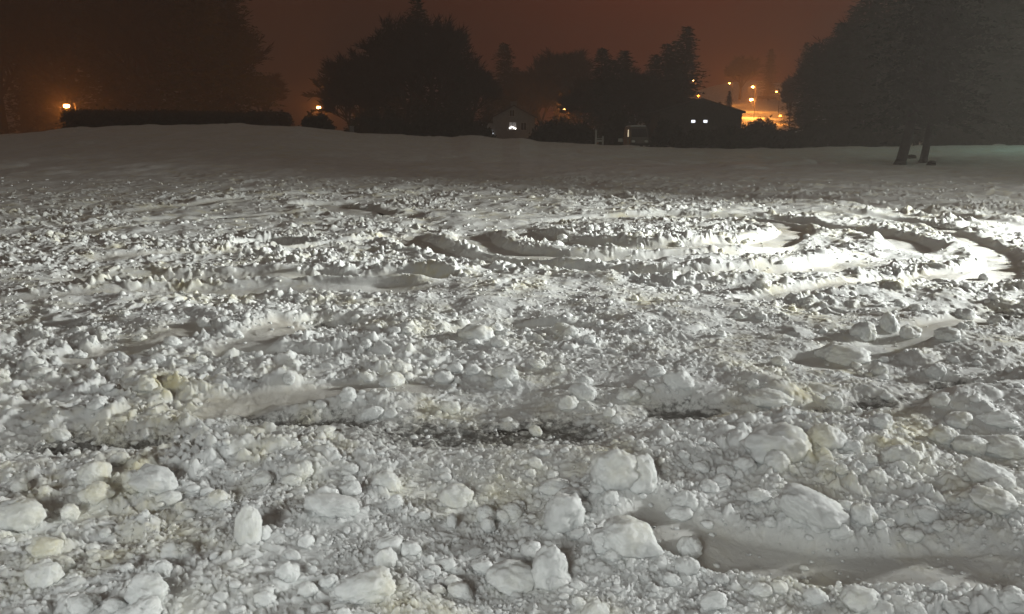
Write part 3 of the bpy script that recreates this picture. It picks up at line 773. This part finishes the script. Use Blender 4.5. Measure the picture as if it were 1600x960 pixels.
# ------------------------------------------------------------------ buildings
def gable_house(loc, w, dpt, h, rise, wall, roof, name, ov=.35):
    root = empty(name, loc); b = MB()
    V = [(-w, 0, 0), (w, 0, 0), (w, 0, h), (0, 0, h + rise), (-w, 0, h), (-w, dpt, 0), (w, dpt, 0), (w, dpt, h), (0, dpt, h + rise), (-w, dpt, h)]
    b.add(V, [(0, 1, 2, 3, 4), (6, 5, 9, 8, 7), (1, 6, 7, 2), (5, 0, 4, 9), (0, 5, 6, 1)]); b.build('wall', wall, root)
    r = MB(); s = rise / w
    for sg in (-1, 1):
        x1 = sg * (w + ov); z1 = h - s * ov + .02
        V = [(0, -ov, h + rise + .02), (x1, -ov, z1), (x1, dpt + ov, z1), (0, dpt + ov, h + rise + .02)]
        V += [(a, c, e + .22) for a, c, e in V]
        r.add(V, [(0, 1, 2, 3), (7, 6, 5, 4), (0, 4, 5, 1), (1, 5, 6, 2), (2, 6, 7, 3), (3, 7, 4, 0)])
    ro = r.build('roof', roof, root)
    return root, ro
def window(root, x, z, w, h, pane, frame, y=0.0, bars=True):
    fr = MB(); t = .09
    fr.box(x - w / 2 - t, x + w / 2 + t, y - .06, y - .003, z - t, z); fr.box(x - w / 2 - t, x + w / 2 + t, y - .06, y - .003, z + h, z + h + t)
    fr.box(x - w / 2 - t, x - w / 2, y - .06, y - .003, z, z + h); fr.box(x + w / 2, x + w / 2 + t, y - .06, y - .003, z, z + h)
    if bars: fr.box(x - .03, x + .03, y - .055, y - .022, z, z + h); 
    o = fr.build('window', frame, root)
    MB().box(x - w / 2, x + w / 2, y - .02, y - .004, z, z + h).build('pane', pane, o)
    return o
# the pale house
Yh = 125; px = Yh / F
p = at(803, 222, Yh); zb = T1(p[0], Yh) - .1
hw = 32 * px
h_wall = at(803, 184, Yh)[2] - zb
root, ro = gable_house((p[0], Yh, zb), hw, 8, h_wall, 1.7, M['house'], M['roofd'], 'pale_house')
tag(root, 'pale grey gabled house with one bright window among the trees', 'house')
wx = at(801, 198, Yh)[0] - p[0]; wz = at(801, 203.5, Yh)[2] - zb
wo = window(root, wx, wz, 1.05, 1.15, M['wdim'], M['white'])
b = MB()
for k in range(7):
    xx = wx - .46 + .92 * k / 6; b.ell((xx, -.11, wz + .16 + .32 * (1 - abs(k - 2.4) / 4.2)), .075, .05, .10, 8, 5)
b.build('candle_light', M['bulbs'], wo)
MB().box(wx - .5, wx + .5, -.16, -.062, wz + .0, wz + .06).build('sill', M['white'], wo)
window(root, at(800, 172, Yh)[0] - p[0], at(800, 182, Yh)[2] - zb, .7, .9, M['glass'], M['white'])
window(root, wx + 1.7, wz, .8, 1.1, M['glass'], M['white'])
b = MB(); b.box(-.45, .45, 2.2, 3.0, h_wall + .9, h_wall + 2.4); b.box(-.55, .55, 2.1, 3.1, h_wall + 2.4, h_wall + 2.52); b.build('chimney', M['pale'], ro)
# its low wing with porch light
wl = MB(); wl.box(-hw - 3.6, -hw - .003, 1.0, 5, 0, 2.0); wl.build('porch_wall', M['darkwall'], root)
b = MB(); b.add([(-hw - 4, .4, 2.0), (-hw - .004, .4, 2.0), (-hw - .004, 3, 3.0), (-hw - 4, 3, 3.0), (-hw - 4, .4, 2.3), (-hw - .004, .4, 2.3), (-hw - .004, 3, 3.3), (-hw - 4, 3, 3.3)],
    [(3, 2, 1, 0), (4, 5, 6, 7), (0, 1, 5, 4), (1, 2, 6, 5), (2, 3, 7, 6), (3, 0, 4, 7)]); b.build('porch_roof', M['roofs'], root)
q = at(768, 208.5, Yh); b = MB(); b.ell((q[0] - p[0], -.2, q[2] - zb), .27, .12, .17); po = b.build('porch_lamp', M['wlit'], root, True)
# dark house with two small lit windows
Yd = 108; p = at(1094, 215, Yd); zb = T1(p[0], Yd) - .2; hw = 62 * Yd / F; hh = at(1094, 176, Yd)[2] - zb
root, ro = gable_house((p[0], Yd, zb), hw, 8, hh, 1.6, M['darkwall'], M['roofd'], 'dark_house')
tag(root, 'dark house with two small bright windows side by side below the hill lamps', 'house')
for xx in (1083, 1102):
    q = at(xx, 192, Yd); window(root, q[0] - p[0], q[2] - zb, .52, .34, M['wlit'], M['darkwall'], bars=False)
# parked van
Yv = 84; p = at(999, 232, Yv); zb = T1(p[0], Yv) + .12
root = empty('parked_van', (p[0], Yv, zb)); tag(root, 'brown parked van facing us at the far edge of the snow', 'van')
b = MB(); b.box(-1.0, 1.0, .9, 5.2, .35, 2.3, .12, .06); b.box(-1.0, 1.0, -.1, .9, .35, 1.15, .05, .05)
b.add([(-.95, .1, 1.152), (.95, .1, 1.152), (.95, .95, 1.152), (-.95, .95, 1.152), (-.84, .86, 2.2), (.84, .86, 2.2), (.84, .95, 2.2), (-.84, .95, 2.2)], [(0, 3, 2, 1), (4, 5, 6, 7), (0, 1, 5, 4), (1, 2, 6, 5), (2, 3, 7, 6), (3, 0, 4, 7)])
b.build('body', M['vanp'], root)
MB().add([(-.82, .13, 1.22), (.82, .13, 1.22), (.74, .78, 2.08), (-.74, .78, 2.08), (-.82, .10, 1.25), (.82, .10, 1.25), (.74, .75, 2.11), (-.74, .75, 2.11)], [(0, 3, 2, 1), (4, 5, 6, 7), (0, 1, 5, 4), (1, 2, 6, 5), (2, 3, 7, 6), (3, 0, 4, 7)]).build('windscreen', M['glass'], root)
MB().box(-.85, .85, 1.1, 5.0, 2.303, 2.46, .15, .1).build('snow_cap', M['roofs'], root)
MB().box(-1.0, 1.0, -.22, -.103, .36, .58).build('bumper', M['rubber'], root)
for sx in (-.68, .68):
    q = MB(); q.ell((sx, -.10, .78), .20, .06, .12); q.build('headlight', M['lens'], root, True)
    for yy in (.5, 4.2):
        s = 1 if sx > 0 else -1
        w_ = MB(); w_.tube((s * .74, yy, .33), (s * .98, yy, .33), .33, .33, 16); wo = w_.build('wheel', M['rubber'], root)
        MB().tube((s * .981, yy, .33), (s * .99, yy, .33), .19, .17, 12).build('rim', M['metal'], wo)
# slim lit post beside it
Yp = 82; p = at(981, 232, Yp); zb = T1(p[0], Yp)
root = empty('light_post', (p[0], Yp, zb)); tag(root, 'slim post with a glowing upright tube left of the van', 'light post')
zt = at(981, 214, Yp)[2] - zb; zh = at(981, 203, Yp)[2] - zb
MB().tube((0, 0, 0), (0, 0, zt), .05, .05).build('post', M['metal'], root)
b = MB(); b.tube((0, 0, zt + .002), (0, 0, zh), .07, .05); b.build('tube', M['tube'], root)
# garden gate with pale posts
Yg = 80; p = at(936, 226, Yg); zb = T1(p[0], Yg)
root = empty('garden_gate', (p[0], Yg, zb)); tag(root, 'pale garden gate with one tall and one short post', 'gate')
k = Yg / F; zz = lambda py: at(936, py, Yg)[2] - zb
MB().box(-.42, -.22, -.1, .1, 0, zz(203), .02, .02).build('post', M['white'], root)
MB().box(.28, .46, -.1, .1, 0, zz(213), .02, .02).build('post', M['white'], root)
b = MB(); b.box(-.218, .278, -.05, .05, zz(222), zz(219)); b.box(-.218, .278, -.05, .05, zz(217.5), zz(216.5)); b.build('rail', M['white'], root)
# mailbox, cabinet
Ym = 74; p = at(969, 232, Ym); zb = T1(p[0], Ym)
root = empty('mailbox', (p[0], Ym, zb)); tag(root, 'small pale mailbox on a short post between the gate and the van', 'mailbox')
MB().box(-.05, .05, -.05, .05, 0, .75).build('post', M['tar'], root)
MB().box(-.2, .2, -.16, .16, .752, 1.05, .03, .02).build('box', M['white'], root)
Yk = 72; p = at(550, 210, Yk); zb = T1(p[0], Yk)
root = empty('utility_cabinet', (p[0], Yk, zb)); tag(root, 'small pale utility cabinet at the foot of the central trees', 'cabinet')
zt = at(550, 198, Yk)[2] - zb
MB().box(-.17, .17, -.12, .12, .0, zt).build('cabinet_body', M['pale'], root)
MB().box(-.21, .21, -.16, .16, zt + .002, zt + .06).build('lid', M['metal'], root)

# ------------------------------------------------------------------ street lamps
SOD = (1.0, .33, .05)
def lamp(px, py, Y, lab, watts, mat='sodium', size=1.0, arm=.9):
    p = at(px, py, Y); zg = T1(p[0] + arm, Y + .3) - .1; z = p[2]
    root = empty('street_lamp', (p[0] + arm, Y + .3, zg)); tag(root, lab, 'street lamp', 'orange street lamps beyond the lot')
    h = z - zg
    MB().tube((0, 0, 0), (0, 0, h + .35), .085, .05).build('pole', M['tar'], root)
    b = MB(); b.tube((0, 0, h + .3), (-arm * .6, -.2, h + .42), .04, .035); b.tube((-arm * .6, -.2, h + .42), (-arm + .2, -.3, h + .3), .035, .03); b.build('arm', M['tar'], root)
    b = MB(); b.ell((-arm, -.3, h + .2), .36 * size, .2, .12); hd = b.build('lamp_head', M['metal'], root, True)
    b = MB(); b.ell((-arm, -.3, h), .30 * size, .20, .16 * size); b.build('lens', M[mat], hd, True)
    if watts:
        ld = bpy.data.lights.new('lamp_light', 'POINT'); ld.energy = watts * 2.3; ld.color = SOD; ld.shadow_soft_size = .15
        lo = bpy.data.objects.new('lamp_light', ld); col.objects.link(lo); lo.parent = root; lo.location = (-arm, -.75, h - .25)
lamp(104, 166, 100, 'brightest orange street lamp on the far left above the hedge end', 1500, size=1.35)
lamp(498, 168.5, 112, 'orange street lamp peeking over the rounded shrub', 1000)
lamp(881, 171, 134, 'orange street lamp right of the pale house', 900)
lamp(1000, 122, 290, 'faint high street lamp left of the peaked spruce', 0, 'sodium_faint', 1.6)
lamp(1083, 126.5, 225, 'small orange lamp high on the hill, leftmost of the bright ones', 900, 'sodium', 1.1)
lamp(1091, 150, 215, 'dim lamp below the leftmost bright hill lamp', 150, 'sodium_faint', 1.7)
lamp(1140, 130.5, 230, 'small orange lamp on the hill between the leftmost and the stacked pair', 700, 'sodium_dim', 1.2)
lamp(1176, 136, 205, 'upper orange lamp of the stacked pair on the hill', 2400, size=1.3)
lamp(1174, 156, 180, 'lower brightest orange lamp of the stacked pair on the hill', 3000, size=1.4)
lamp(1213, 143.5, 192, 'small pale orange lamp on a thin pole right of the stacked pair', 500, 'sodium_dim', .9)
lamp(1219, 181, 168, 'low lamp near the ground right of the lit hillside', 260, 'sodium_faint', 1.2)

# ------------------------------------------------------------------ sky, haze
w = bpy.data.worlds.new('World'); S.world = w; w.use_nodes = True
N = w.node_tree.nodes; L = w.node_tree.links
bg = N['Background']; out = N['World Output']
sky = N.new('ShaderNodeTexSky'); sky.sky_type = 'NISHITA'; sky.sun_disc = False; sky.sun_elevation = R(-8); sky.sun_rotation = R(200)
L.new(sky.outputs['Color'], bg.inputs['Color']); bg.inputs['Strength'].default_value = .05
tc = N.new('ShaderNodeTexCoord')
# cloud lit from below by the town: brightest low in one direction
dot = N.new('ShaderNodeVectorMath'); dot.operation = 'DOT_PRODUCT'; dot.inputs[1].default_value = Vector((math.sin(R(11)), math.cos(R(11)), .10)).normalized()
L.new(tc.outputs['Generated'], dot.inputs[0])
r = ramp(N, [(.0, (.094, .080, .067)), (.60, (.064, .046, .035)), (.84, (.034, .0105, .0058)), (.93, (.050, .0135, .0066)), (.98, (.090, .0165, .0066)), (1.0, (.126, .0205, .0074))])
L.new(dot.outputs['Value'], r.inputs['Fac'])
ns = N.new('ShaderNodeTexNoise'); ns.inputs['Scale'].default_value = 3; ns.inputs['Detail'].default_value = 5; L.new(tc.outputs['Generated'], ns.inputs['Vector'])
mr = N.new('ShaderNodeMapRange'); mr.inputs['To Min'].default_value = .45; mr.inputs['To Max'].default_value = 1.55; L.new(ns.outputs['Fac'], mr.inputs['Value'])
bg2 = N.new('ShaderNodeBackground'); L.new(r.outputs['Color'], bg2.inputs['Color']); L.new(mr.outputs['Result'], bg2.inputs['Strength'])
ad = N.new('ShaderNodeAddShader'); L.new(bg.outputs[0], ad.inputs[0]); L.new(bg2.outputs[0], ad.inputs[1]); L.new(ad.outputs[0], out.inputs['Surface'])

hz = MB().box(-440, 440, -440, 440, -1.5, 56).build('haze', None)
m = bpy.data.materials.new('night_haze'); m.use_nodes = True; n_ = m.node_tree.nodes; n_.remove(n_['Principled BSDF'])
pv = n_.new('ShaderNodeVolumePrincipled'); pv.inputs['Color'].default_value = (.66, .57, .52, 1); pv.inputs['Density'].default_value = .0033; pv.inputs['Anisotropy'].default_value = .35
m.node_tree.links.new(pv.outputs['Volume'], n_['Material Output'].inputs['Volume']); hz.data.materials.append(m)
tag(hz, 'thin night haze over the whole lot', 'haze', kind='stuff')

# ------------------------------------------------------------------ the headlights and floodlight that light the lot
def spot(loc, aim, watts, ang, blend, c, rad):
    ld = bpy.data.lights.new('headlight_beam', 'SPOT'); ld.energy = watts; ld.spot_size = R(ang); ld.spot_blend = blend; ld.color = c; ld.shadow_soft_size = rad
    o = bpy.data.objects.new('headlight_beam', ld); col.objects.link(o); o.location = loc
    o.rotation_euler = (Vector(aim) - Vector(loc)).to_track_quat('-Z', 'Y').to_euler(); return o
spot((18, 9.6, 4.3), (1.2, 13.6, 0), 22500, 62, .95, (.97, 1.0, .94), .5)
spot((18, 9.6, 4.3), (11.0, 25.0, 0), 4200, 62, .95, (.97, 1.0, .94), .5)
spot((18, 9.6, 4.3), (2, 3.0, 0), 14500, 84, .95, (.97, 1.0, .97), .4)
spot((-2.0, -3.6, 3.1), (-.9, 1.5, 0), 1060, 68, 1.0, (.95, 1.0, .985), .9)
ld = bpy.data.lights.new('yard_lamp', 'POINT'); ld.energy = 3000; ld.color = (.50, 1.0, .80); ld.shadow_soft_size = .3
o = bpy.data.objects.new('yard_lamp', ld); col.objects.link(o); o.location = (44, 46, 7)

# ------------------------------------------------------------------ render settings
S.view_settings.view_transform = 'Standard'; S.view_settings.look = 'None'; S.view_settings.exposure = 0; S.view_settings.gamma = 1
S.cycles.use_denoising = True
try: S.cycles.denoiser = 'OPENIMAGEDENOISE'
except Exception: pass
S.cycles.max_bounces = 5; S.cycles.diffuse_bounces = 3; S.cycles.volume_bounces = 0; S.cycles.sample_clamp_indirect = 4
